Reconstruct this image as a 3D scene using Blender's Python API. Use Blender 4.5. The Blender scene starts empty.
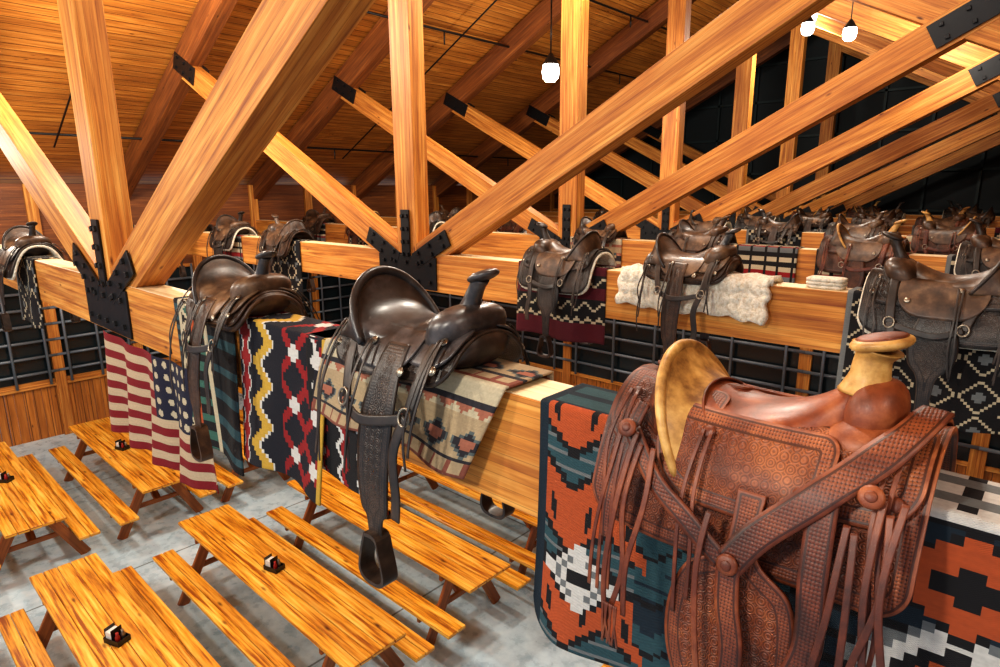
import bpy, bmesh, math, random
import numpy as np
from mathutils import Vector, Matrix
random.seed(4)
ZC=4.56; YA=1.36; S=2.778; X0=-5.095; ZT=ZC-.604; HB=.3775; ZB=ZT-HB; T=.19; XP=-.936; ZP=ZC+1.419
sc=bpy.context.scene
try:
    sc.view_settings.view_transform='Standard'
    sc.view_settings.look='Medium High Contrast'
except Exception: pass
def lin(r,g,b,a=1):
    f=lambda c:(c/255/12.92) if c/255<=.04045 else ((c/255+.055)/1.055)**2.4
    return (f(r),f(g),f(b),a)
# ---------------- node helper
class NT:
    def __init__(s,name):
        s.m=bpy.data.materials.new(name);s.m.use_nodes=True;s.t=s.m.node_tree;s.t.nodes.clear()
        s.o=s.n('ShaderNodeOutputMaterial');s.b=s.n('ShaderNodeBsdfPrincipled');s.l(s.b.outputs[0],s.o.inputs[0])
    def n(s,ty,ins=None,**kw):
        x=s.t.nodes.new(ty)
        for k,v in kw.items():setattr(x,k,v)
        for k,v in (ins or {}).items():
            if isinstance(v,bpy.types.NodeSocket):s.l(v,x.inputs[k])
            else:x.inputs[k].default_value=v
        return x
    def l(s,a,b):s.t.links.new(a,b)
    def math(s,op,a,b=0.,c=None):
        d={0:a,1:b}
        if c is not None:d[2]=c
        return s.n('ShaderNodeMath',d,operation=op).outputs[0]
    def ramp(s,fac,st,interp='LINEAR'):
        x=s.n('ShaderNodeValToRGB',{0:fac});cr=x.color_ramp;cr.interpolation=interp
        while len(cr.elements)<len(st):cr.elements.new(.5)
        for e,(p,c) in zip(cr.elements,st):e.position=p;e.color=c
        return x.outputs[0]
    def mix(s,f,a,b,mode='MIX'):
        x=s.n('ShaderNodeMix',data_type='RGBA',blend_type=mode)
        for i,v in((0,f),(6,a),(7,b)):
            if isinstance(v,bpy.types.NodeSocket):s.l(v,x.inputs[i])
            else:x.inputs[i].default_value=v
        return x.outputs[2]
    def noise(s,vec,scale,det=3,rough=.5):
        return s.n('ShaderNodeTexNoise',{'Vector':vec,'Scale':scale,'Detail':det,'Roughness':rough}).outputs[0]
    def map(s,vec,sc_):
        return s.n('ShaderNodeMapping',{'Vector':vec,'Scale':sc_}).outputs[0]
    def uv(s):return s.n('ShaderNodeTexCoord').outputs['UV']
    def ob(s):return s.n('ShaderNodeTexCoord').outputs['Object']
    def bump(s,h,st=.3,d=.01):
        x=s.n('ShaderNodeBump',{'Height':h,'Strength':st,'Distance':d});s.l(x.outputs[0],s.b.inputs['Normal'])
    def set(s,**k):
        for a,v in k.items():
            a=a.replace('_',' ')
            if isinstance(v,bpy.types.NodeSocket):s.l(v,s.b.inputs[a])
            else:s.b.inputs[a].default_value=v
        return s
def wood(name,c1,c2,c3,rough=.4,lam=.0,gs=1.,coat=0.,plank=0.,knot=.09,lo=.3,hi=.68):
    w=NT(name);uv=w.uv()
    g=w.noise(w.map(uv,(1.1*gs,22*gs,1)),1.5,5,.62)
    g2=w.noise(w.map(uv,(.5*gs,3*gs,1)),1.2,2)
    wn=w.n('ShaderNodeTexNoise',{'Vector':w.map(uv,(.35,9*gs,1)),'Scale':2.2,'Detail':3,'Distortion':1.2}).outputs[0]
    f=w.math('ADD',w.math('MULTIPLY',g,.55),w.math('MULTIPLY',wn,.45))
    col=w.ramp(f,[(lo,c1),(.5,c2),(hi,c3)])
    col=w.mix(w.math('MULTIPLY',w.math('SUBTRACT',g2,.45),1.5),col,c1)
    kn=w.n('ShaderNodeTexVoronoi',{'Vector':w.map(uv,(1.6,5,1)),'Scale':1.3}).outputs[0]
    col=w.mix(w.ramp(kn,[(.03,(1,1,1,1)),(knot,(0,0,0,1))]),col,(c1[0]*.35,c1[1]*.3,c1[2]*.3,1))
    h=g
    sx=w.n('ShaderNodeSeparateXYZ',{0:uv})
    if lam>0:
        q=w.math('DIVIDE',sx.outputs[1],lam);fr=w.math('FRACT',q)
        idn=w.n('ShaderNodeTexWhiteNoise',{'W':w.math('FLOOR',q)},noise_dimensions='1D').outputs[0]
        col=w.mix(w.math('MULTIPLY',idn,.4),col,c1)
        wd=.5-(.03 if not plank else .05)
        ln=w.math('GREATER_THAN',w.math('ABSOLUTE',w.math('SUBTRACT',fr,.5)),wd)
        col=w.mix(w.math('MULTIPLY',ln,.45 if not plank else .8),col,(c1[0]*.25,c1[1]*.2,c1[2]*.2,1))
        h=w.math('SUBTRACT',g,w.math('MULTIPLY',ln,2.))
    w.set(Base_Color=col,Roughness=rough)
    if coat:w.set(Coat_Weight=coat,Coat_Roughness=.12)
    w.bump(h,.15,.004);return w.m
M_GLU=wood('glulam_fir',lin(138,70,20),lin(208,136,54),lin(236,178,92),.6,.038,lo=.34,hi=.66)
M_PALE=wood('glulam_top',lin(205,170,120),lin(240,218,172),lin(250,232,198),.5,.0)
M_DECK=wood('roof_decking',lin(120,64,20),lin(192,122,46),lin(224,160,78),.55,.13,plank=1)
M_RAFT=wood('rafter_stain',lin(80,40,16),lin(130,72,28),lin(166,102,46),.55,.038)
M_TABLE=wood('varnished_pine',lin(146,74,12),lin(232,160,42),lin(250,206,100),.4,.0,coat=.1,knot=.14,lo=.4,hi=.62)
M_LEG=wood('table_leg_wood',lin(96,46,16),lin(150,84,34),lin(180,108,50),.45)
M_WAIN=wood('wainscot_pine',lin(130,70,20),lin(190,116,42),lin(216,146,66),.5,.14,plank=1)
def simple(name,col,rough=.5,metal=0.,bs=0.,bscale=60,em=None,es=0):
    w=NT(name);w.set(Base_Color=col,Roughness=rough,Metallic=metal)
    if bs:
        n=w.noise(w.ob(),bscale,3);w.bump(n,bs,.004)
        w.set(Base_Color=w.mix(w.math('MULTIPLY',n,.6),col,(col[0]*.5,col[1]*.5,col[2]*.5,1)))
    if em:w.set(Emission_Color=em,Emission_Strength=es)
    return w.m
M_STEEL=simple('black_painted_steel',lin(24,25,28),.42,.3,.15,30)
M_PIPE=simple('grey_pipe',lin(112,120,128),.4,.3)
M_BPIPE=simple('black_conduit',lin(30,30,32),.4,.4)
M_DARK=simple('night_glass',lin(30,40,44),.15)
M_GAB=simple('dark_gable_siding',lin(20,30,34),.7)
M_CAP=simple('lamp_cap',lin(20,20,20),.4)
M_BULB=simple('lamp_glow',lin(255,250,235),.3,em=(1,.95,.85,1),es=9)
M_SHADE_MET=simple('roof_shade_and_mullion_metal',lin(36,50,52),.6,.2)  # far roof bay: dark colour stands in for lack of light; also mullion metal
M_CHROME=simple('nickel',lin(150,140,125),.35,.9)
M_WHITE=simple('napkin_paper',lin(225,220,210),.8)
M_RED=simple('red_plastic',lin(150,30,20),.4)
# concrete
w=NT('polished_concrete');o=w.ob()
n1=w.noise(o,.7,6,.6);n2=w.noise(o,6,5,.6)
col=w.ramp(w.math('ADD',w.math('MULTIPLY',n1,.6),w.math('MULTIPLY',n2,.4)),[(.35,lin(140,166,182)),(.5,lin(184,208,220)),(.65,lin(216,232,240))])
sx=w.n('ShaderNodeSeparateXYZ',{0:o})
def jl(k,off,per):
    return w.math('LESS_THAN',w.math('ABSOLUTE',w.math('SUBTRACT',w.math('FRACT',w.math('DIVIDE',w.math('ADD',sx.outputs[k],off),per)),.5)),.004)
j=w.math('MAXIMUM',jl(0,0.3,3.1),jl(1,1.2,2.9))
w.set(Base_Color=w.mix(w.math('MULTIPLY',j,.8),col,lin(80,88,92)),Roughness=w.math('ADD',w.math('MULTIPLY',n2,.35),.12))
w.bump(n2,.05,.003);M_CONC=w.m
def leather(name,base,light,dark,rough=.35,tool=1.,ts=1.,coat=.2,mott=(.5,.5),lo=.36,hi=.66,ns=14):
    w=NT(name);uv=w.uv();o=w.ob()
    ed=w.n('ShaderNodeAttribute',attribute_name='ed').outputs['Fac']
    n=w.noise(o,ns,5,.6);n3=w.noise(o,3.2,3)
    col=w.ramp(w.math('ADD',w.math('MULTIPLY',n,mott[0]),w.math('MULTIPLY',n3,mott[1])),[(lo,dark),(.5,base),(hi,light)])
    grain=w.n('ShaderNodeTexVoronoi',{'Vector':o,'Scale':420.}).outputs[0]
    h=w.math('MULTIPLY',grain,.12)
    if tool:
        vo=w.n('ShaderNodeTexVoronoi',{'Vector':uv,'Scale':34.*ts,'Randomness':.25},feature='F1')
        ring=w.math('SINE',w.math('MULTIPLY',vo.outputs[0],26.))
        inn=w.math('MULTIPLY',w.math('GREATER_THAN',ed,.036),w.math('LESS_THAN',ed,.9))
        h=w.math('ADD',h,w.math('MULTIPLY',w.math('MULTIPLY',ring,inn),.45*tool))
        vd=w.n('ShaderNodeTexVoronoi',{'Vector':uv,'Scale':105.*ts,'Randomness':.1},feature='F1').outputs[0]
        band=w.math('MULTIPLY',w.math('GREATER_THAN',ed,.011),w.math('LESS_THAN',ed,.031))
        h=w.math('ADD',h,w.math('MULTIPLY',w.math('MULTIPLY',w.math('SUBTRACT',.6,vd),band),.9*tool))
        l1=w.math('LESS_THAN',w.math('ABSOLUTE',w.math('SUBTRACT',ed,.0085)),.0022)
        l2=w.math('LESS_THAN',w.math('ABSOLUTE',w.math('SUBTRACT',ed,.0335)),.0022)
        ll=w.math('MAXIMUM',l1,l2)
        h=w.math('SUBTRACT',h,w.math('MULTIPLY',ll,.8))
        dk=w.math('MAXIMUM',ll,w.math('MULTIPLY',inn,w.math('MULTIPLY',w.math('LESS_THAN',ring,-.35),.6*tool)))
        dk=w.math('MAXIMUM',dk,w.math('MULTIPLY',band,w.math('GREATER_THAN',vd,.5)))
        col=w.mix(w.math('MULTIPLY',dk,.78),col,(dark[0]*.4,dark[1]*.35,dark[2]*.35,1))
    w.set(Base_Color=col,Roughness=rough,Coat_Weight=coat,Coat_Roughness=.25)
    w.bump(h,.7,.003);return w.m
L_BR=leather('russet_tooled_leather',lin(126,62,32),lin(178,106,62),lin(70,30,14),.5,1.,1.35,coat=.05)
L_BRS=leather('russet_seat_leather',lin(130,62,32),lin(184,110,64),lin(72,30,16),.4,0,coat=.12)
L_BK=leather('black_tooled_leather',lin(46,36,30),lin(80,64,54),lin(24,19,16),.42,.8,coat=.1)
L_BKS=leather('black_seat_leather',lin(50,45,44),lin(94,86,84),lin(24,20,19),.34,0,coat=.22)
L_DB=leather('dark_brown_leather',lin(62,40,26),lin(108,76,50),lin(30,20,12),.44,.8,coat=.1)
L_DBS=leather('worn_brown_seat',lin(78,56,40),lin(128,100,74),lin(36,26,20),.42,0,coat=.15)
L_MB=leather('chestnut_leather',lin(94,52,28),lin(142,90,54),lin(48,24,12),.44,.8,coat=.1)
L_RAW=leather('rawhide',lin(184,138,72),lin(214,172,102),lin(118,76,34),.5,0,coat=.08,mott=(.6,.4),lo=.38,hi=.6,ns=16)
L_STR=leather('strap_leather',lin(102,46,24),lin(150,82,46),lin(58,24,12),.5,.9,1.3,coat=.05)
L_STK=leather('black_strap_leather',lin(46,36,30),lin(80,64,52),lin(24,19,16),.46,0,coat=.1)
w=NT('fleece');n=w.noise(w.ob(),45,4,.7);w.set(Base_Color=w.ramp(n,[(.3,lin(205,190,160)),(.6,lin(250,244,228))]),Roughness=.95);w.bump(n,1.,.02);M_FLE=w.m
w=NT('woven_wool');cc=w.n('ShaderNodeAttribute',attribute_name='Col').outputs['Color'];uv=w.uv()
sx=w.n('ShaderNodeSeparateXYZ',{0:uv})
a=w.math('SINE',w.math('MULTIPLY',sx.outputs[0],900.));b=w.math('SINE',w.math('MULTIPLY',sx.outputs[1],1300.))
wv=w.math('MULTIPLY',a,b);nn=w.noise(uv,90,3);n5=w.noise(w.map(uv,(1,14,1)),7,3)
w.set(Base_Color=w.mix(w.math('MULTIPLY',w.math('ADD',w.math('MULTIPLY',nn,.6),w.math('MULTIPLY',n5,.5)),.65),cc,w.mix(.7,cc,(0,0,0,1))),Roughness=.92)
w.bump(w.math('ADD',w.math('MULTIPLY',wv,.4),nn),.8,.004);M_WOOL=w.m
# ---------------- mesh builder
class MB:
    def __init__(s):s.v=[];s.f=[];s.m=[];s.uv=[];s.ed=[];s.sm=[]
    def raw(s,V,F,mat,UVv=None,smooth=True,ed=None,UVf=None):
        o=len(s.v);s.v.extend([tuple(map(float,p)) for p in V])
        s.ed.extend(list(ed) if ed is not None else [1.]*len(V))
        for i,f in enumerate(F):
            s.f.append([o+k for k in f]);s.m.append(mat);s.sm.append(smooth)
            s.uv.append(UVf[i] if UVf else ([UVv[k] for k in f] if UVv is not None else [(0,0)]*len(f)))
    def grid(s,P,mat,uv=None,ed=None,cu=False,cv=False,smooth=True,Pin=None):
        n,m=P.shape[:2];V=P.reshape(-1,3).tolist()
        if uv is None:
            uu=np.stack(np.meshgrid(np.arange(n)*.02,np.arange(m)*.02,indexing='ij'),-1)
        else:uu=uv
        U=[tuple(x) for x in uu.reshape(-1,2).tolist()];E=(ed.reshape(-1).tolist() if ed is not None else [1.]*(n*m))
        F=[]
        for i in range(n if cu else n-1):
            for j in range(m if cv else m-1):
                i2=(i+1)%n;j2=(j+1)%m;F.append((i*m+j,i2*m+j,i2*m+j2,i*m+j2))
        if Pin is not None:
            N=n*m;V+=Pin.reshape(-1,3).tolist();U=U+U;E=E+E
            F+=[tuple(N+k for k in reversed(f)) for f in F]
            ring=[i*m for i in range(n)]+[(n-1)*m+j for j in range(1,m)]+[i*m+m-1 for i in range(n-2,-1,-1)]+[j for j in range(m-2,0,-1)]
            for a,b in zip(ring,ring[1:]+ring[:1]):F.append((a,b,N+b,N+a))
        s.raw(V,F,mat,U,smooth,E)
    def box(s,p0,p1,w,d,sv,mat,bev=0):
        p0=np.array(p0,float);p1=np.array(p1,float);a=p1-p0;L=np.linalg.norm(a);a/=L
        sv=np.array(sv,float);sv=sv-a*(sv@a);sv/=np.linalg.norm(sv);t=np.cross(a,sv)
        V=[];
        for e in(p0,p1):
            for i,j in((-1,-1),(1,-1),(1,1),(-1,1)):V.append(e+sv*w/2*i+t*d/2*j)
        r0=random.random()*20;r1=random.random()*20
        F=[];UF=[]
        dd=[w,d,w,d]
        for k in range(4):
            k2=(k+1)%4;F.append((k,k2,4+k2,4+k));r=r1+k*.611
            UF.append([(r0,r),(r0,r+dd[k]),(r0+L,r+dd[k]),(r0+L,r)])
        F.append((3,2,1,0));UF.append([(r0,r1),(r0+d*.2,r1),(r0+d*.2,r1+w),(r0,r1+w)])
        F.append((4,5,6,7));UF.append([(r0,r1),(r0+d*.2,r1),(r0+d*.2,r1+w),(r0,r1+w)])
        s.raw(V,F,mat,smooth=False,UVf=UF)
    def abox(s,lo,hi,mat,ax=0):
        lo=np.array(lo,float);hi=np.array(hi,float);c=(lo+hi)/2;p0=c.copy();p1=c.copy();p0[ax]=lo[ax];p1[ax]=hi[ax]
        o=[k for k in range(3) if k!=ax];sv=np.zeros(3);sv[o[0]]=1
        s.box(p0,p1,hi[o[0]]-lo[o[0]],hi[o[1]]-lo[o[1]],sv,mat)
    def tube(s,path,r,mat,seg=8,closed=False,flat=(1,1)):
        P=np.array(path,float);n=len(P);r=np.ones(n)*r if np.isscalar(r) else np.array(r,float)
        up=None;G=[]
        for i in range(n):
            a=P[(i+1)%n if closed else min(i+1,n-1)]-P[(i-1)%n if closed else max(i-1,0)];a/=np.linalg.norm(a)+1e-9
            if up is None:up=np.array([0,0,1.]) if abs(a[2])<.9 else np.array([1.,0,0])
            x=np.cross(up,a);x/=np.linalg.norm(x)+1e-9;y=np.cross(a,x);up=y
            G.append([P[i]+r[i]*(x*math.cos(t)*flat[0]+y*math.sin(t)*flat[1]) for t in np.linspace(0,2*math.pi,seg,endpoint=False)])
        G=np.array(G);s.grid(G,mat,cu=closed,cv=True)
        if not closed:
            o=len(s.v)-n*seg
            for st in(0,(n-1)*seg):
                s.f.append([o+st+k for k in range(seg)]);s.m.append(mat);s.sm.append(False);s.uv.append([(0,0)]*seg)
    def ell(s,c,rad,mat,R=None,pw=1.,n=12,m=18,shear=0.):
        th=np.linspace(0,math.pi,n);ph=np.linspace(0,2*math.pi,m,endpoint=False)
        sp=lambda v:np.sign(v)*np.abs(v)**pw
        A,B=np.meshgrid(th,ph,indexing='ij')
        P=np.stack([rad[0]*sp(np.sin(A))*sp(np.cos(B)),rad[1]*sp(np.sin(A))*sp(np.sin(B)),rad[2]*sp(np.cos(A))],-1)
        P[...,0]+=shear*P[...,2]
        if R is not None:P=P@np.array(R).T
        s.grid(P+np.array(c),mat,cv=True)
    def build(s,name,mats,loc=(0,0,0),rotz=0,scale=1,bevel=0,mesh_only=False,weld=False):
        me=bpy.data.meshes.new(name);me.from_pydata(s.v,[],s.f)
        for m_ in mats:me.materials.append(m_)
        me.polygons.foreach_set('material_index',s.m);me.polygons.foreach_set('use_smooth',s.sm)
        ul=me.uv_layers.new(name='UVMap');fl=[c for f in s.uv for u in f for c in u];ul.data.foreach_set('uv',fl)
        at=me.attributes.new('ed','FLOAT','POINT');at.data.foreach_set('value',s.ed)
        bm=bmesh.new();bm.from_mesh(me);bmesh.ops.recalc_face_normals(bm,faces=bm.faces);bm.to_mesh(me);bm.free();me.update()
        return me if mesh_only else place(me,name,loc,rotz,scale,bevel)
def place(me,name,loc=(0,0,0),rotz=0,scale=1,bevel=0):
    o=bpy.data.objects.new(name,me);bpy.context.collection.objects.link(o);o.location=loc;o.rotation_euler=(0,0,rotz);o.scale=(scale,)*3 if np.isscalar(scale) else scale
    if bevel:
        b=o.modifiers.new('bev','BEVEL');b.width=bevel;b.segments=1;b.limit_method='ANGLE'
    return o
# ---------------- trusses
def rz(x): # rafter centre height
    return ZC+1.95+.5*(min(x,2*XP-x)+10.2)
def truss(k):
    b=MB();y=YA+k*S;yc=y+T/2;zc=(ZT+ZB)/2;Yv=(0,1,0)
    b.box((-13.9,yc,zc),(12.1,yc,zc),T,HB,Yv,0)
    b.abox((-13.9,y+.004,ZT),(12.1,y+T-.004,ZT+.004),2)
    for sg in(0,1):
        X=lambda x:x if sg==0 else 2*XP-x
        b.box((X(X0),yc,ZT),(X(X0),yc,rz(X0)-.1),T-.006,.30,Yv,0)
        b.box((X(X0-.05),yc,ZB+.25),(X(-10.45),yc,ZC+1.93),T-.01,.27,Yv,0)
        dx=XP-X0;sl=(ZP-(ZB+.22))/dx
        b.box((X(X0+.05),yc,ZB+.25),(X(XP+4.0),yc,ZB+.22+sl*(dx+4.0)),T-(.012 if sg==0 else .018),.29,Yv,0)
        b.box((X(-14.2),yc,rz(-14.2)),(XP,yc,rz(XP)),T+.01,.42,Yv,3)
        for yy,o in((y-.008,-1),(y+T+.008,1)):
            jx=X(X0);sgn=1 if sg==0 else -1
            def pl(p0,p1,wd,bolts,dy=0):
                P0=np.array([p0[0],yy+dy,p0[1]]);P1=np.array([p1[0],yy+dy,p1[1]]);b.box(P0,P1,.014,wd,Yv,1)
                a=(P1-P0);L=np.linalg.norm(a);a/=L;t=np.array([-a[2],0,a[0]])
                for q in range(bolts):
                    for e in(-1,1):
                        c=P0+a*(L*(q+.5)/bolts)+t*wd*.28*e
                        b.box(c+np.array([0,o*.004,0]),c+np.array([0,o*.026,0]),.034,.034,(1,0,.3),1)
            pl((jx-.46,zc-.01),(jx+.46,zc-.01),.33,5)
            pl((jx,zc+.1),(jx,zc+.62),.13,4,o*.002)
            L=Vector((X0-.05-(-10.45),0,(ZB+.25)-(ZC+1.93))).normalized()
            d1=(-L[0]*sgn,-L[2]);d2=(sgn/math.hypot(1,sl),sl/math.hypot(1,sl))
            for d in(d1,d2):pl((jx+d[0]*.15,zc+d[1]*.15+.03),(jx+d[0]*.72,zc+d[1]*.72+.03),.17,3,o*.003)
            e=(X(-10.35),ZC+1.93);pl((e[0]+L[0]*sgn*.62,e[1]+L[2]*.62),(e[0]-L[0]*sgn*.1,e[1]-L[2]*.1),.25,3)
            if sg==0:pl((XP-.24,ZP-.24*sl),(XP+.3,ZP+.3*sl),.22,3)
    b.build('roof_truss',[M_GLU,M_STEEL,M_PALE,M_RAFT],bevel=.006)
for k in range(7):truss(k)
# ---------------- shell
b=MB();b.abox((-14.3,-5,-.1),(12.5,19.4,0),0);b.build('floor',[M_CONC])
b=MB()
dz=.27
for sg in(0,1):
    X=lambda x:x if sg==0 else 2*XP-x
    for (ya,yb,m) in((-5,15.6,0),(15.6,19.4,1)):  # shade of the far bay is painted in by its dark material
        xs=[-14.7,XP];V=[];
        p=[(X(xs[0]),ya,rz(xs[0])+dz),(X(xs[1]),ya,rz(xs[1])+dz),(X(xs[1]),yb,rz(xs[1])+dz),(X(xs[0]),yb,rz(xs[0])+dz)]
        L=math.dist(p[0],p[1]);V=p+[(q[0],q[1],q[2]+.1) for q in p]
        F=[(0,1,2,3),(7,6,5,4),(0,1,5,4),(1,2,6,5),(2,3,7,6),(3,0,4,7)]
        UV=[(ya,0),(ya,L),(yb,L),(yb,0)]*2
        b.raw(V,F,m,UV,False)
b.build('ceiling',[M_DECK,M_SHADE_MET])
def wallseg(name,axis,pos,a,b_,post0):
    b=MB()
    def bx(u0,u1,z0,z1,t0,t1,m,ax):
        if axis==1:b.abox((pos+t0,u0,z0),(pos+t1,u1,z1),m,{0:1,2:2}[ax])
        else:b.abox((u0,pos+t0,z0),(u1,pos+t1,z1),m,ax)
    n=int((b_-a)/.14)
    for i in range(n):bx(a+i*.14,a+i*.14+.135,0,1.,-.02,.02,0,2)
    bx(a,b_,1.,1.06,-.06,.08,1,0);top=3.55 if axis==0 else 4.75
    bx(a,b_,3.1,top,-.03,.03,2,0)
    u=post0
    while u<b_:
        bx(u-.09,u+.09,0,top-.01,-.08,.1,1,2);u+=S/2 if axis==1 else 2.2
    b.build(name,[M_WAIN,M_GLU,M_RAFT],bevel=.004)
def windows(axis,pos,a,b_,step,sgn):
    u=a;i=1
    while u<b_-.1:
        b=MB();e=min(u+step,b_)
        def bx(u0,u1,z0,z1,t0,t1,m):
            if axis==1:b.abox((pos+t0,u0,z0),(pos+t1,u1,z1),m,1)
            else:b.abox((u0,pos+t0,z0),(u1,pos+t1,z1),m,0)
        bx(u+.09,e-.09,1.06,3.1,-.03,-.01,0)
        for z in(1.06,3.03):bx(u+.09,e-.09,z,z+.07,-.02,.04,1)
        for q in range(6):
            z=1.3+q*.3;t=sgn*.1
            p0=(pos+t,u,z) if axis==1 else (u,pos+t,z);p1=(pos+t,e,z) if axis==1 else (e,pos+t,z)
            b.tube([p0,p1],.026,2,8)
        for q in(.12,.5,.88):
            c=u+(e-u)*q;t=sgn*.13;x,y=(pos+t,c) if axis==1 else (c,pos+t)
            b.tube([(x,y,1.06),(x,y,3.1)],.024,2,8)
        b.build('window_%s%d'%('w' if axis==1 else 'n',i),[M_DARK,M_GLU,M_PIPE]);u+=step;i+=1
wallseg('wall_left',1,-14.0,-5,19,YA-S);windows(1,-14.0,YA-2*S,19,S/2,1)
YW=YA+3*S+T/2
wallseg('wall_back',0,YW,-13.9,12,-13.7);windows(0,YW,-13.7,12,2.2,-1)
b=MB();b.abox((-14.2,19.2,0),(12.4,19.4,13),0)
for i in range(24):b.abox((-14+i*1.1,19.1,0),(-13.94+i*1.1,19.2,12),1,2)
for z in(4.,5.,6.,7.,8.,9.,10.4):b.abox((-14,19.1,z),(12,19.2,z+.06),1)
b.build('wall_gable',[M_GAB,M_SHADE_MET])
b=MB();b.abox((12.3,-5,0),(12.5,19.4,5),0,1);b.build('wall_right',[M_WAIN])
b=MB()
for x in(-12.2,-8.6,-7.2,-4.3):
    z=rz(x)-.02;b.tube([(x,-3,z),(x,15,z)],.022,0,6)
    for i in range(8):b.tube([(x,.4+i*1.9,z),(x,.4+i*1.9,z-.22)],.014,0,6)
for y in(2.9,5.7,8.4):
    b.tube([(-12.5,y,rz(-12.5)-.05),(-3,y,rz(-3)-.05)],.015,0,6)
b.build('sprinkler_pipe',[M_BPIPE])
# ---------------- picnic tables
def table_mesh(L=3.5):
    b=MB();H=L/2
    for i in range(5):
        y=-.3+i*.121;b.abox((-H,y,.72),(H,y+.115,.76),0)
    for sg in(-1,1):
        for i in range(2):
            y=sg*.5-.115+i*.118;b.abox((-H-.02,y,.40),(H+.02,y+.112,.44),0)
    for x in(-H+.45,H-.45):
        b.abox((x-.02,-.6,.34),(x+.02,.6,.40),1,1);b.abox((x-.02,-.29,.65),(x+.02,.29,.72),1,1)
        for sg in(-1,1):b.box((x+.04,sg*.52,0),(x+.04,sg*.14,.72),.04,.12,(1,0,0),1)
        s_=1 if x<0 else -1
        b.box((x+.02*s_,0,.37),(x+s_*.5,0,.70),.09,.04,(0,1,0),1)
    return b.build('picnic_table',[M_TABLE,M_LEG],mesh_only=True)
def caddy_mesh():
    b=MB();b.abox((-.09,-.06,0),(.09,.06,.012),0);
    for y in(-.06,.055):b.abox((-.09,y,.0),(.09,y+.006,.05),0)
    for x in(-.09,.085):b.abox((x,-.06,0),(x+.006,.06,.05),0,1)
    b.abox((-.075,-.045,.012),(.0,.045,.10),1);b.abox((-.08,-.05,.012),(-.076,.05,.13),0,1);b.abox((.002,-.05,.012),(.006,.05,.13),0,1)
    for y,m in((-.025,2),(.025,3)):b.tube([(.045,y,.012),(.045,y,.07),(.045,y,.085),(.045,y,.11)],[.02,.02,.012,.012],m,12)
    return b.build('napkin_caddy',[M_CAP,M_WHITE,M_RED,M_CHROME],mesh_only=True)
TM=table_mesh();CM=caddy_mesh()
for cx in(-5.6,-10.25,-.6,4.2):
    for i,cy in enumerate((-.2,1.2,2.65,4.05,5.45,6.85,8.3)):
        if cx>-1 and cy<4:continue
        place(TM,'picnic_table',(cx,cy,0),0,1,.006)
        place(CM,'napkin_caddy',(cx-.05+.1*random.random(),cy,.76),random.random())
# ---------------- saddle
def cr(K,t):
    mx=max(len(k) for k in K);K=np.array([tuple(k)+(0.,)*(mx-len(k)) for k in K],float)
    n=len(K)-1;u=min(max(t,0),1)*n;i=min(int(u),n-1);f=u-i
    p0,p1,p2,p3=K[max(i-1,0)],K[i],K[i+1],K[min(i+2,n)]
    return .5*((2*p1)+(-p0+p2)*f+(2*p0-5*p1+4*p2-p3)*f*f+(-p0+3*p1-3*p2+p3)*f**3)
CS=[(0,.085),(.06,.078),(.12,.045),(.165,-.015),(.20,-.09),(.225,-.17),(.24,-.27),(.25,-.40),(.25,-.60),(.25,-.9)]
_cs=np.array([cr(CS,t) for t in np.linspace(0,1,200)]);_al=np.concatenate([[0],np.cumsum(np.linalg.norm(np.diff(_cs,axis=0),axis=1))])
def SP(x,s,off,side=-1):
    x=np.asarray(x,float);s=np.asarray(s,float);sg=np.where(s<0,-1,1);a=np.abs(s)
    y=np.interp(a,_al,_cs[:,0]);z=np.interp(a,_al,_cs[:,1]);e=.01
    ty=np.interp(a+e,_al,_cs[:,0])-np.interp(np.maximum(a-e,0),_al,_cs[:,0]);tz=np.interp(a+e,_al,_cs[:,1])-np.interp(np.maximum(a-e,0),_al,_cs[:,1])
    L=np.hypot(ty,tz)+1e-9;ny=-tz/L;nz=ty/L
    z=z+.25*x*x*np.exp(-a*2)
    return np.stack([x+0*y,side*sg*(y+off*ny),z+off*nz],-1)
def edist(X,Sg):
    pts=np.stack([X,Sg],-1);bd=np.concatenate([pts[0],pts[-1],pts[:,0],pts[:,-1]])
    out=np.full(X.shape,9.)
    for q in bd:out=np.minimum(out,np.hypot(X-q[0],Sg-q[1]))
    return out
def panel(b,X,Sg,off,th,mat,side=-1,ed=True):
    O=SP(X,Sg,off,side);I=SP(X,Sg,off-th,side)
    b.grid(O,mat,uv=np.stack([X,Sg],-1),ed=edist(X,Sg) if ed else None,Pin=I)
def rpanel(b,x0,x1,sa,sb,r,off,th,mat,side=-1,nx=40,ns=16,rt=0,both=False,wav=0):
    t=.5-.5*np.cos(np.linspace(0,math.pi,nx));xs=x0+(x1-x0)*t
    a=np.minimum(xs-x0,x1-xs);def_=lambda r:np.where(a<r,r-np.sqrt(np.maximum(r*r-(r-a)**2,0)),0) if r>0 else 0*a
    lo=sa+def_(rt);hi=sb-def_(r)+wav*np.sin((xs-x0)/(x1-x0)*math.pi*2)
    if both:lo=-hi
    w_=np.linspace(0,1,ns);X=np.repeat(xs[:,None],ns,1);Sg=lo[:,None]+(hi-lo)[:,None]*w_
    panel(b,X,Sg,off,th,mat,side)
def spanel(b,rows,off,th,mat,side=-1,n=40,m=12):
    R=np.array([cr(rows,t) for t in np.linspace(0,1,n)]) # s,xc,w
    q=np.linspace(-1,1,m);X=R[:,1][:,None]+R[:,2][:,None]*q;Sg=np.repeat(R[:,0][:,None],m,1)
    panel(b,X,Sg,off,th,mat,side)
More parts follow.
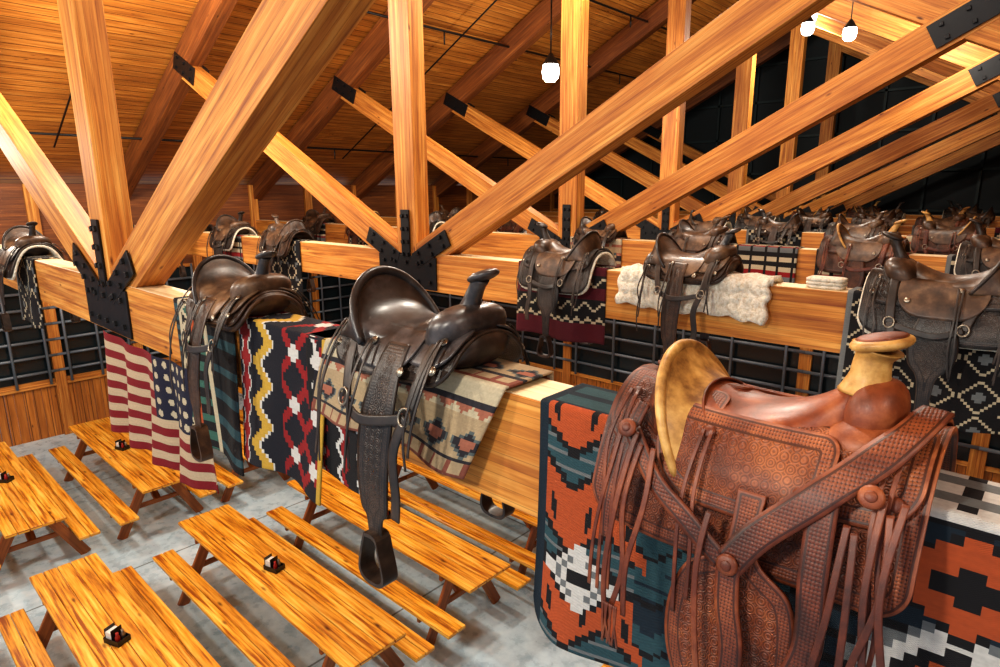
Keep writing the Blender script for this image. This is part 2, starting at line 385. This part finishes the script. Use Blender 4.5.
def ribbon(b,path,w_,off,th,mat,side=-1,n=24):
    R=np.array([cr(path,t) for t in np.linspace(0,1,n)]);offs=R[:,2] if R.shape[1]>2 else np.full(n,0.)
    tg=np.gradient(R[:,:2],axis=0);tg/=np.linalg.norm(tg,axis=1)[:,None]+1e-9;nr=np.stack([-tg[:,1],tg[:,0]],-1)
    q=np.array([-1,-.6,-.2,.2,.6,1])
    X=R[:,0][:,None]+nr[:,0][:,None]*q*w_/2;Sg=R[:,1][:,None]+nr[:,1][:,None]*q*w_/2
    O=SP(X,Sg,off+offs[:,None],side);I=SP(X,Sg,off-th+offs[:,None],side)
    b.grid(O,mat,uv=np.stack([X,Sg],-1),Pin=I,ed=np.repeat(((1-np.abs(q))*w_/2)[None,:],n,0) if w_>.03 else None)
def concho(b,x,s,off,r,mat,side=-1):
    p=SP(np.array(x),np.array(s),off,side);q=SP(np.array(x),np.array(s),off+.01,side);nn=(q-p)/np.linalg.norm(q-p)
    R=Vector((0,0,1)).rotation_difference(Vector(nn)).to_matrix()
    b.ell(p,(r,r,r*.35),mat,R,n=8,m=14)
def saddle_mesh(name,mats,ch=0.,hi=False,fen=(.115,.62,.84),flee=True,horn_up=0.,strings=1,fx=-.02,roll=.013,strapx=False,small=False,raws=10):
    # mats: 0 tooled 1 seat 2 rawhide 3 metal 4 fleece 5 strap 6 stirrup
    b=MB();nx=90 if hi else 36;ns=60 if hi else 20
    SL=.25 if small else .41;xa,xb=(-.32,.29) if small else (-.375,.335)
    if flee:rpanel(b,xa-.01,xb+.01,0,SL+.012,.1,.0,.02,4,nx=nx//2,ns=ns,both=True)
    rpanel(b,xa,xb,0,SL,.10 if not hi else .07,.018,.012,0,nx=nx,ns=ns*2,both=True,wav=.008)
    for sd in(-1,1):
        hh=hi and sd==-1;q=2 if hh else 1;NX=36*q;NS=14*q
        if not small:
            rpanel(b,-.36,-.10,.03,.235,.07,.034,.008,0,sd,NX,NS,.03)
            rpanel(b,.04,.325,.04,.25,.09,.034,.008,0,sd,NX,NS,.03)
            rpanel(b,-.22,.17,.10,.30,.13,.046,.008,0 if hh else 1,sd,NX,NS,.04)
        else:
            rpanel(b,.06,.285,.04,.19,.08,.034,.008,1,sd,NX,NS,.03)
            rpanel(b,-.18,.13,.08,.23,.11,.044,.008,1,sd,NX,NS,.04)
        w0,s1,s2=fen
        if small:spanel(b,[(.14,fx,.05),(.24,fx,w0*.8),(.36,fx,w0),(.5,fx-.005,w0),(s1,fx,w0*.85),(s1+.04,fx,.04),(s2,fx,.03)],.05,.008,0,sd,50*q,12*q)
        elif hi:spanel(b,[(.24,fx,.03),(.36,fx,.035),(.42,fx,w0*.8),(.52,fx-.005,w0),(.64,fx-.005,w0*.95),(s1-.02,fx,w0*.6),(s1+.05,fx,.035),(s2+.1,fx,.03)],.058,.008,0,sd,50*q,12*q)
        else:spanel(b,[(.24,fx,.05),(.32,fx,w0*.75),(.42,fx-.005,w0),(.52,fx-.005,w0*.88),(s1-.02,fx,.05),(s1+.05,fx,.035),(s2,fx,.03)],.045,.008,0,sd,50*q,12*q)
        zst=SP(np.array(fx),np.array(s2+(.1 if hi else 0)),.045,sd)
        lp=[(-.03,.03),(-.05,-.03),(-.068,-.10),(-.06,-.135),(-.03,-.15),(.03,-.15),(.06,-.135),(.068,-.10),(.05,-.03),(.03,.03)]
        LP=np.array([cr(lp+[lp[0]],t) for t in np.linspace(0,1,40,endpoint=False)])
        P=np.stack([np.stack([zst[0]+LP[:,0],zst[1]+0*LP[:,0]+d,zst[2]+LP[:,1]],-1) for d in(-.03,.03)],1)
        P2=np.stack([np.stack([zst[0]+LP[:,0]*.84,zst[1]+0*LP[:,0]+d,zst[2]-.06+(LP[:,1]+.06)*.86],-1) for d in(.03,-.03)],1)
        b.grid(np.concatenate([P,P2],1),6,cu=True,cv=True,smooth=False)
        if not hi:
            ribbon(b,[(.20,.10),(.19,.25),(.18,.34)],.045,.044,.006,5,sd)
            ribbon(b,[(.18,.34),(.15,.45,.01),(.17,.58,.01),(.165,.66,.01)],.04,.05,.005,5,sd)
            ribbon(b,[(-.20,.12),(-.17,.24),(-.14,.34)],.04,.044,.006,5,sd)
            ribbon(b,[(-.14,.34),(-.02,.38,.02),(.16,.35)],.03,.052,.005,5,sd)
            for cx_,cs_ in((.18,.34),(-.14,.34)):
                a=np.linspace(0,2*math.pi,20,endpoint=False);pp=SP(cx_+.025*np.cos(a),cs_+.025*np.sin(a),.055,sd);b.tube(pp,.0045,3,8,closed=True)
        for (x,s_) in((-.31,.12),(-.30,.19),(.27,.12),(.285,.2),(-.10,.15),(.12,.22)):
            concho(b,x*(.85 if small else 1),s_,.05,.016,5 if hi else 3,sd)
            if strings and s_<.2:
                for e in range(2):
                    xe=x*(.85 if small else 1)+(e-.5)*.02;L=.30+.16*random.random()
                    ribbon(b,[(xe,s_,.004),(xe+.012*random.uniform(-1,1),s_+L*.35,.012),(xe+.02*random.uniform(-1,1),s_+L*.7,.012),(xe+.025*random.uniform(-1,1),s_+L,.008)],.009,.055+.004*e,.003,5,sd,20)
    if strapx:
        ribbon(b,[(.31,.03,.01),(.27,.11,.01),(.17,.21,.02),(.07,.31,.02),(.02,.38,.02)],.062,.066,.008,5,-1,40)
        ribbon(b,[(.02,.38,.015),(.03,.46,.02),(.05,.56,.02),(.04,.7,.02),(.03,.85,.01)],.05,.072,.008,5,-1,40)
        ribbon(b,[(.17,.20,.015),(.18,.34,.02),(.19,.48,.02),(.16,.62,.02),(.17,.8,.01)],.055,.064,.008,5,-1,40)
        ribbon(b,[(-.27,.14,.01),(-.285,.25,.01),(-.29,.36,.015),(-.285,.44,.015)],.032,.056,.006,5,-1,30)
        ribbon(b,[(-.27,.20,.01),(-.18,.28,.02),(-.09,.33,.02),(.0,.38,.02)],.04,.062,.006,5,-1,30)
        for i,(x,s0,L) in enumerate(((.27,.2,.5),(.285,.22,.42),(.305,.2,.5),(.22,.25,.5),(.235,.26,.44),(-.25,.2,.48),(-.235,.22,.42),(-.20,.22,.38),(-.04,.3,.35))):
            ribbon(b,[(x,s0,.02),(x+.012*math.sin(i*2),s0+L*.3,.028),(x+.02*math.cos(i*3),s0+L*.65,.03),(x+.03*math.sin(i*5),s0+L,.02)],.013,.062+.003*(i%3),.004,5,-1,40)
        for i in range(7):
            x=-.262+.006*i;ribbon(b,[(x,.58,.03),(x+.004*math.sin(i*9),.63,.03),(x+.012*math.sin(i*4),.69,.025)],.005,.066,.003,5,-1,10)
        for (x,s_) in((-.275,.2),(.25,.2),(.02,.38)):concho(b,x,s_,.092,.024,0,-1);concho(b,x,s_,.099,.012,5,-1)
    # seat
    ST=[(-.265,.232+ch,.188,.22,.13),(-.25,.215+ch*.9,.182,.20,.12),(-.22,.18+ch*.5,.172,.15,.09),(-.165,.142+ch*.2,.165,.09,.05),(-.07,.122,.16,.06,0),(.01,.128,.145,.075,0),(.07,.15,.125,.09,0),(.13,.18,.10,.12,0)]
    if hi:ST=[(-.265,.212,.222,.26,.115),(-.245,.185,.205,.225,.12),(-.212,.15,.178,.155,.115),(-.155,.125,.155,.075,.065),(-.07,.11,.158,.06,0),(.01,.122,.14,.075,0),(.08,.15,.11,.09,0),(.155,.205,.07,.12,0)]
    def loft(ST,n,m,mat,th):
        R=np.array([cr(ST,t) for t in np.linspace(0,1,n)]);a=np.linspace(-1,1,m)*math.pi/2
        P=np.stack([R[:,0][:,None]+R[:,4][:,None]*(a/1.5708)**2,R[:,2][:,None]*np.sin(a),R[:,1][:,None]-R[:,3][:,None]*(1-np.cos(a))],-1)
        N=np.cross(np.gradient(P,axis=0),np.gradient(P,axis=1));N/=np.linalg.norm(N,axis=2)[...,None]+1e-9
        N*=np.where(N[n//2,m//2,2]<0,-1,1)
        b.grid(P,mat,Pin=P-N*th,uv=np.stack([P[...,0],P[...,1]],-1),ed=edist(P[...,0],P[...,1]));return P
    P=loft(ST,44,41,1,.014)
    if hi:loft([(-.27,.208,.222,.26,.115),(-.29,.16,.21,.18,.12),(-.302,.12,.19,.10,.09),(-.33,.095,.16,.05,.02)],16,41,0,.01)
    else:loft([(-.27,.228+ch,.19,.22,.13),(-.29,.18+ch*.7,.185,.16,.12),(-.305,.13+ch*.3,.175,.09,.07),(-.33,.095,.16,.05,.02)],16,41,1,.01)
    rim=P[0];b.tube(rim,[roll*(.7+.3*math.cos(a)) for a in np.linspace(-1.5,1.5,len(rim))],2,10)
    if hi:
        b.grid(P[0:raws,:,:]+np.array([.006,0,.004]),2,uv=P[0:raws,:,:2])
        b.tube(P[raws-1]+np.array([.006,0,.005]),.004,5,6)
    if hi:
        b.ell((.195,0,.13),(.06,.095,.085),0,pw=.85,n=20,m=28,shear=.1)
        b.ell((.19,0,.07),(.10,.135,.07),0,pw=.8,n=14,m=24,shear=.3)
        hp=[(.175,0,.18),(.176,0,.215),(.178,0,.25),(.184,0,.28)]
        HP=[cr(hp,t) for t in np.linspace(0,1,14)];b.tube(HP,list(np.interp(np.linspace(0,1,14),[0,.35,.75,1],[.06,.04,.036,.052])),2,18)
        R=Matrix.Rotation(-.22,3,'Y');b.ell((.19,0,.292),(.06,.062,.016),2,R,pw=.8,n=14,m=32)
        b.ell((.189,0,.303),(.05,.052,.009),5,R,pw=.9,n=10,m=28)
    else:
        b.ell((.185,0,.115),(.085,.15,.085),1,pw=.8,n=20,m=28,shear=.35)
        b.ell((.20,0,.06),(.10,.13,.07),0,pw=.8,n=14,m=24,shear=.3)
        hp=[(.20,0,.17),(.215,0,.215),(.232,0,.25),(.25,0,.285+horn_up)]
        HP=[cr(hp,t) for t in np.linspace(0,1,12)];b.tube(HP,list(np.interp(np.linspace(0,1,12),[0,.3,.7,1],[.045,.03,.025,.03])),2,14)
        R=Matrix.Rotation(-.35,3,'Y');b.ell((.262,0,.292+horn_up),(.058,.048,.017),2,R,n=10,m=24)
    return b.build(name,mats,mesh_only=True)
YC=lambda k:YA+k*S+T/2
R1=saddle_mesh('saddle_russet',[L_BR,L_BRS,L_RAW,M_CHROME,L_BRS,L_STR,L_STR],ch=-.01,hi=True,fen=(.14,.80,.92),flee=False,strapx=True,roll=.015,fx=.03,raws=18)
R2=saddle_mesh('saddle_black',[L_BK,L_BKS,L_BKS,M_CHROME,M_FLE,L_STK,L_STK],ch=.035,fen=(.08,.66,.78),strings=1,roll=.018,small=True,flee=False,fx=.04)
R3=saddle_mesh('saddle_brown',[L_DB,L_DBS,L_DBS,M_CHROME,L_DB,L_STK,L_DB],ch=.02,fen=(.10,.55,.80))
R3s=saddle_mesh('saddle_brown_small',[L_DB,L_DBS,L_BKS,M_CHROME,L_DB,L_STK,L_DB],ch=.02,fen=(.065,.64,.80),small=True)
R4=saddle_mesh('saddle_black_b',[L_BK,L_DBS,L_BK,M_CHROME,M_FLE,L_STK,L_BK],ch=.04,fen=(.11,.6,.8),horn_up=.02)
R5=saddle_mesh('saddle_chestnut',[L_MB,L_DBS,L_RAW,M_CHROME,L_DB,L_STR,L_DB],ch=.02,fen=(.1,.58,.8))
def sad(me,x,k,rot=0,sc_=1.,dz=.012):
    return place(me,'western_saddle',(x,YC(k),ZT+dz),rot,sc_)
sad(R1,-.445,0,0,.97);sad(R2,-1.68,0,0,1.05,.03);sad(R3s,-3.12,0,0,1.,.02);sad(R4,-7.75,0,.0,1.)
sad(R4,-3.12,1,math.pi);sad(R3s,-1.98,1,0,1.,.04);sad(R4,-.5,1,math.pi,1.05);sad(R3,.35,1,0)
sad(R4,-9.2,1,0);sad(R3,-7.7,1,math.pi);sad(R2,-10.6,1,0)
pos={2:[-11.4,-9.8,-8.1,-4.6,-3.2,-1.5,-.4,.7],3:[-10.5,-8.5,-4.4,-3.3,-2.2,-1.2,-.2,.8],4:[-8,-5.6,-4.6,-3.6,-2.6,-1.6,-.5,.6,1.6],5:[-4.5,-3.,-1.5,0.2],6:[-4,-2,0]}
ml=[R3,R5,R4,R3s];q=0
for k,xs in pos.items():
    for x in xs:sad(ml[q%4],x,k,0 if random.random()<.5 else math.pi,1.);q+=1
# ---------------- blankets
BLK=lin(24,22,26);CRM=lin(226,210,176);RED=lin(168,28,32);ORG=lin(208,96,48);TEAL=lin(54,92,100);DTE=lin(26,46,60);YEL=lin(230,184,70);GRN=lin(70,120,104);TAN=lin(196,160,116);GRY=lin(130,134,134);MAR=lin(98,14,34);WHT=lin(240,236,228);RST=lin(150,62,36)
NVY=lin(22,24,38);FPK=lin(196,124,98);FTN=lin(206,180,142);FRD=lin(158,92,74);FDK=lin(58,54,60)
def st(v,q):return math.floor(v/q+1e-6)*q
def p4(u,v):
    c_=.0105
    if u<.028:return DTE
    if v<-.02:
        if u<.3:return TEAL if (v%.09)<.06 else DTE
        return GRY if (v%.09)<.04 else (WHT if int(u/.03)%3 else BLK)
    if u>.72: # right-hand field
        if v<.02:return WHT
        cx=abs(((u-1.03)+.26)%.52-.26);d=st(cx,2*c_)/.13+st(abs(v-.14),2*c_)/.11
        if d<.35:return BLK
        if d<.9:return ORG
        if d<1.05:return BLK
        d=st(cx,2*c_)/.16+st(abs(v-.36),2*c_)/.13
        if d<.3:return ORG
        if d<.6:return BLK
        if d<.95:return WHT
        if d<1.15:return GRY
        return DTE if int(v/.021)%3 else BLK
    tri=st(abs((u%.252)-.126),2*c_)
    w_=(st(v,c_)+.8*tri+.02)%.30
    uw=abs((u-.17)%.52);uw=min(uw,.52-uw);dv=abs(v-.50)
    d2=st(uw,2*c_)/.13+st(dv,2*c_)/.10
    if d2<1.:
        return BLK if d2<.2 else (WHT if d2<.45 else (GRY if d2<.62 else (WHT if d2<.85 else BLK)))
    if u<.34:
        if w_<.125:
            return BLK if (abs((u%.126)-.063)<.011 and .03<w_<.09) else ORG
        if w_<.15:return BLK
        if w_<.225:return TEAL if (int(v/.0105)%4) else GRY
        if w_<.25:return BLK
        return ORG
    if w_<.06:return TEAL
    if w_<.075:return BLK
    if w_<.12:return ORG if uw<.2 else TEAL
    if w_<.20:return TEAL if int(v/.012)%4 else DTE
    if w_<.22:return BLK
    return DTE
def p1(u,v):
    a=(u*1.0)/.58
    if a<.10:return TEAL if int(v/.03)%2 else BLK
    if a<.16:return CRM
    if a<.34:
        z=abs((v%.10)-.05);return CRM if abs((a-.17)/.17-z/.05)<.25 else (BLK if (a-.17)/.17<z/.05 else GRN)
    if a<.40:return BLK
    if a<.46:return ORG
    if a<.66:return GRN if abs((v%.1)-.05)<.025 else BLK
    if a<.74:return CRM
    return BLK if int(v/.05)%3 else TEAL
def p2(u,v):
    c_=.0105;a=u
    if a<.13: # red stepped triangles with white edge
        t2=v%(12*c_);k=st(abs(t2-6*c_),2*c_);c=abs(a-.065)
        return RED if c<.05-k*.75 else (WHT if c<.062-k*.75 else NVY)
    t=((v+.02)%(20*c_));h=10*c_;z=st(t if t<h else 2*h-t,2*c_)*1.25
    for c0,wd,cl in((.19,.04,YEL),(.238,.010,WHT)):
        if abs(a-c0-z)<wd:return cl
    if a>.42:
        if abs(a-.765)<.012:return YEL
        X_=((a-.42)%.19)-.095;t2=((v+.03)%(24*c_))-12*c_
        dx=st(abs(X_),2*c_);dy=st(abs(t2),2*c_)
        if dx+dy<.03:return WHT
        if abs(dx-dy)<.022 and dx<.085:return RED
        if abs(dx-dy)<.032 and dx<.085:return CRM
    return NVY
def p3(u,v):
    w_=(v+.3)%.36
    if w_<.02 or .2<w_<.215:return FDK
    if w_<.06:return FPK if (abs((u%.09)-.045)*.8+.0)<(.06-w_) else CRM
    if w_<.10:return FTN
    if w_<.20:
        d=st(abs((u%.17)-.085),.012)/.07+st(abs(w_-.15),.01)/.045
        if d<.4:return FPK
        if d<.75:return FDK
        if d<1.:return lin(110,122,120)
        return FTN
    if w_<.26:return FTN if int(u/.02)%4 else FRD
    if w_<.29:return FRD
    return CRM
def p3b(u,v):
    if abs(u-.06)<.01 or abs(u-.46)<.01:return WHT
    t=v%.112;z=st(t if t<.056 else .112-t,.014)
    if abs((u%.16)-.04-z*.9)<.014:return WHT
    if abs((u%.16)-.075-z*.9)<.016:return RED
    return BLK
def pm(u,v):
    if v>.36:return (CRM if abs((v-.42)-st(abs((u%.1)-.05),.01)*.8)<.012 else (BLK if v<.46 else MAR))
    return CRM if abs((v%.2)-.1-(st(abs((u%.16)-.08),.02)))<.010 else (BLK if abs((v%.2)-.12)<.05 else MAR)
def pbw(u,v):
    d=st(abs((u%.2)-.1),.015)+st(abs((v%.2)-.1),.015)
    if u<.03:return GRY
    return CRM if (.06<d<.085 or d>.175) else (GRY if d<.03 else BLK)
def pst(u,v):
    i=int((v+2)/.05)%6;return [CRM,BLK,CRM,RED,GRY,BLK][i] if int(u/.03)%5 else BLK
def pgr(u,v):
    i=int((v+2)/.07)%5;return [GRY,WHT,DTE,GRY,BLK][i] if st(abs((u%.1)-.05),.01)<.035 else [WHT,GRY,BLK,CRM,TEAL][i]
def cloth(name,P,colf,U,V,mat=M_WOOL,th=.007,rnd=0):
    n,m=P.shape[:2];me=bpy.data.meshes.new(name)
    F=[(i*m+j,(i+1)*m+j,(i+1)*m+j+1,i*m+j+1) for i in range(n-1) for j in range(m-1)]
    me.from_pydata(P.reshape(-1,3).tolist(),[],F);me.materials.append(mat)
    uvl=me.uv_layers.new(name='UVMap');uvs=[];cs=[]
    for i in range(n-1):
        for j in range(m-1):
            c=colf((U[i,j]+U[i+1,j])/2,(V[i,j]+V[i,j+1])/2)
            for (a,b_) in((i,j),(i+1,j),(i+1,j+1),(i,j+1)):uvs+=[U[a,b_],V[a,b_]];cs+=list(c)
    uvl.data.foreach_set('uv',uvs);ca=me.color_attributes.new('Col','FLOAT_COLOR','CORNER');ca.data.foreach_set('color',cs)
    me.polygons.foreach_set('use_smooth',[True]*len(F))
    o=bpy.data.objects.new(name,me);bpy.context.collection.objects.link(o)
    s_=o.modifiers.new('th','SOLIDIFY');s_.thickness=th;s_.offset=0
    return o
def blanket(k,xa,xb,Lf,Lb,pat,lay=0,skew=0,cell=.014,wave=.03,name='navajo_blanket',mat=M_WOOL,rc=0.,rough=0.,th=.007,slope=0.):
    y0=YA+k*S-.01-.012*lay;y1=YA+k*S+T+.01+.012*lay;zt=ZT+.012+.012*lay
    W=xb-xa;nu=int(W/cell)+1
    vs=np.arange(-(T+Lb+.03),Lf+1e-6,cell);us=np.linspace(0,W,nu)
    U,V=np.meshgrid(us,vs,indexing='ij');TW=y1-y0
    Y=np.where(V>=0,y0,np.where(V>-TW,y0-V,y1));Z=np.where(V>=0,zt-V,np.where(V>-TW,zt,zt+(V+TW)))
    dep=np.clip(V,0,9);ph=xa*7
    Y=Y-wave*(dep/.5)*(.5+.5*np.sin(U*11+ph+dep*2))-.003*lay
    X=xa+U+skew*np.where(V>0,V,0)
    if rc:
        a=np.clip((rc-U)/rc,0,1);Z=np.where(V>0,Z+(1-np.sqrt(1-a*a))*rc*(V/Lf),Z)
    Z=Z+np.where(V>.2,.012*np.sin(U*9+ph)*(V/Lf),0)-np.where(V>0,slope*U*V/Lf,0)
    if rough:
        X=X+rough*np.sin(V*50+U*9)*.6;Y=Y-np.abs(rough*np.sin(U*41)*np.sin(V*37));Z=Z+rough*np.sin(U*33+V*20)*.5*(np.abs(V)>.02)
    return cloth(name,np.stack([X,Y,Z],-1),pat,U,V,mat,th)
blanket(0,-1.075,.5,.74,.5,p4,cell=.0105,rc=.12,wave=.03)
blanket(0,-3.80,-3.05,.84,.4,p1,skew=.05)
blanket(0,-2.98,-2.2,.74,.5,p2,skew=-.1,cell=.0105)
blanket(0,-2.36,-1.84,.60,.4,p3b,wave=.02)
blanket(0,-2.18,-1.20,.33,.3,p3,lay=1,skew=-.45,cell=.011,wave=.08)
blanket(0,-7.9,-7.15,.7,.3,pbw,cell=.03)
blanket(1,-3.55,-2.65,.62,.4,pm,cell=.02)
blanket(1,-2.5,-1.4,.27,.2,lambda u,v:WHT,lay=1,cell=.02,name='sheepskin_pelt',mat=M_FLE,th=.04,wave=.1,rough=.02)
blanket(1,-.95,-.1,.7,.4,pbw,cell=.015)
blanket(1,-8.0,-7.2,.75,.4,pbw,cell=.03);blanket(1,-9.6,-8.8,.7,.4,pst,cell=.03)
pp=[pgr,pst,pbw,pm,p3];q=0
for k,xs in pos.items():
    for x in xs:
        q+=1
        if k<=4:blanket(k,x-.42,x+.38,.5,.3,pp[q%5],cell=.035,wave=.03)
blanket(2,-2.75,-2.1,.5,.3,pst,cell=.025)
def fl(u,v):
    W=1.62;H=.76
    if u>W*.60 and v<H*7/13:
        a=((u-W*.6)/(W*.4)*6)%1-.5;bb=(v/(H*7/13)*5)%1-.5
        return CRM if a*a+bb*bb*.7<.055 else lin(34,36,62)
    return lin(150,24,36) if int(v/(H/13))%2==0 else lin(226,200,164)
us=np.linspace(0,1.62,200);vs=np.linspace(0,.76,92);U,V=np.meshgrid(us,vs,indexing='ij')
g_=V/.76
cloth('american_flag',np.stack([-5.13+U+.02*g_*np.sin(U*13),YA-.045-.045*(.25+.75*g_)*np.sin(U*14+g_*1.5)-.012*g_*np.sin(U*31),ZB+.015-V-.02*np.sin(U*1.94)*(1-.3*g_)],-1),fl,U,V,th=.003)
b=MB()
for i in range(3):b.ell((0,0,.012+.022*i),(.11,.08,.013),0,pw=.4,n=8,m=20)
place(b.build('folded_saddle_pad',[M_FLE],mesh_only=True),'folded_saddle_pad',(-1.1,YC(1),ZT+.004))
# ---------------- lamps: visible pendants, plus added fill lamps of the same shape
def lamp_mesh():
    b=MB();b.tube([(0,0,.28),(0,0,.22),(0,0,.13),(0,0,.11)],[.03,.07,.13,.14],0,20)
    b.tube([(0,0,.11),(0,0,0),(0,0,-.1),(0,0,-.14)],[.125,.14,.12,.07],1,20)
    b.tube([(0,0,.28),(0,0,1.)],.012,0,6)
    return b.build('pendant_or_fill_lamp',[M_CAP,M_BULB],mesh_only=True)
LM=lamp_mesh()
def lamp(x,y,z,p,s_=1.,col=(1,.93,.81)):
    z+=ZC;o=place(LM,'pendant_or_fill_lamp',(x,y,z),0,s_)
    top=(rz(x)+.2-z)/s_
    if top>1.:
        bb=MB();bb.tube([(0,0,.95),(0,0,top)],.012,0,6);c=bb.build('stem',[M_CAP]);c.parent=o
    if p:
        l=bpy.data.lights.new('bulb','POINT');l.energy=p;l.color=col;l.shadow_soft_size=.2;lo=bpy.data.objects.new('bulb',l);bpy.context.collection.objects.link(lo);lo.parent=o;lo.location=(0,0,-.38)
for a in[(-6.6,8.45,1.87,130),(-2.5,9.4,1.95,0,.6),(-3.05,9.5,2.12,0,.6),(-1.55,9.1,1.95,50,.6),
    (-4,6,3.7,480),(-7.6,2.6,2.5,470),(-11,.6,1.0,230),(-2.6,3.2,3.9,350),(-1.3,-1.8,1.7,330),(-5.4,-2.4,2.0,520),(1.9,.3,2.0,130),(-4,12.5,3.0,240)]:  # fill lamps in pendant form, added to light the hall, no seen source
    lamp(*a)
wd=bpy.data.worlds.new('w');sc.world=wd;wd.use_nodes=True;wd.node_tree.nodes['Background'].inputs[0].default_value=(.6,.72,.9,1);wd.node_tree.nodes['Background'].inputs[1].default_value=.7
# ---------------- camera
f=621.76;pi_,ya,ro=.2242,.7414,-.0057
h=Vector((-math.sin(ya),math.cos(ya),0));r=Vector((math.cos(ya),math.sin(ya),0));z=Vector((0,0,1))
F=h*math.cos(pi_)-z*math.sin(pi_);U_=h*math.sin(pi_)+z*math.cos(pi_)
r2=r*math.cos(ro)+U_*math.sin(ro);U2=-r*math.sin(ro)+U_*math.cos(ro)
cd=bpy.data.cameras.new('camera');cd.lens=36*f/1000;cd.sensor_width=36;cd.clip_start=.05
co=bpy.data.objects.new('camera',cd);bpy.context.collection.objects.link(co)
m=Matrix.Identity(4)
for i,c in enumerate((r2,U2,-F)):
    for j_ in range(3):m[j_][i]=c[j_]
m[2][3]=ZC;co.matrix_world=m;sc.camera=co
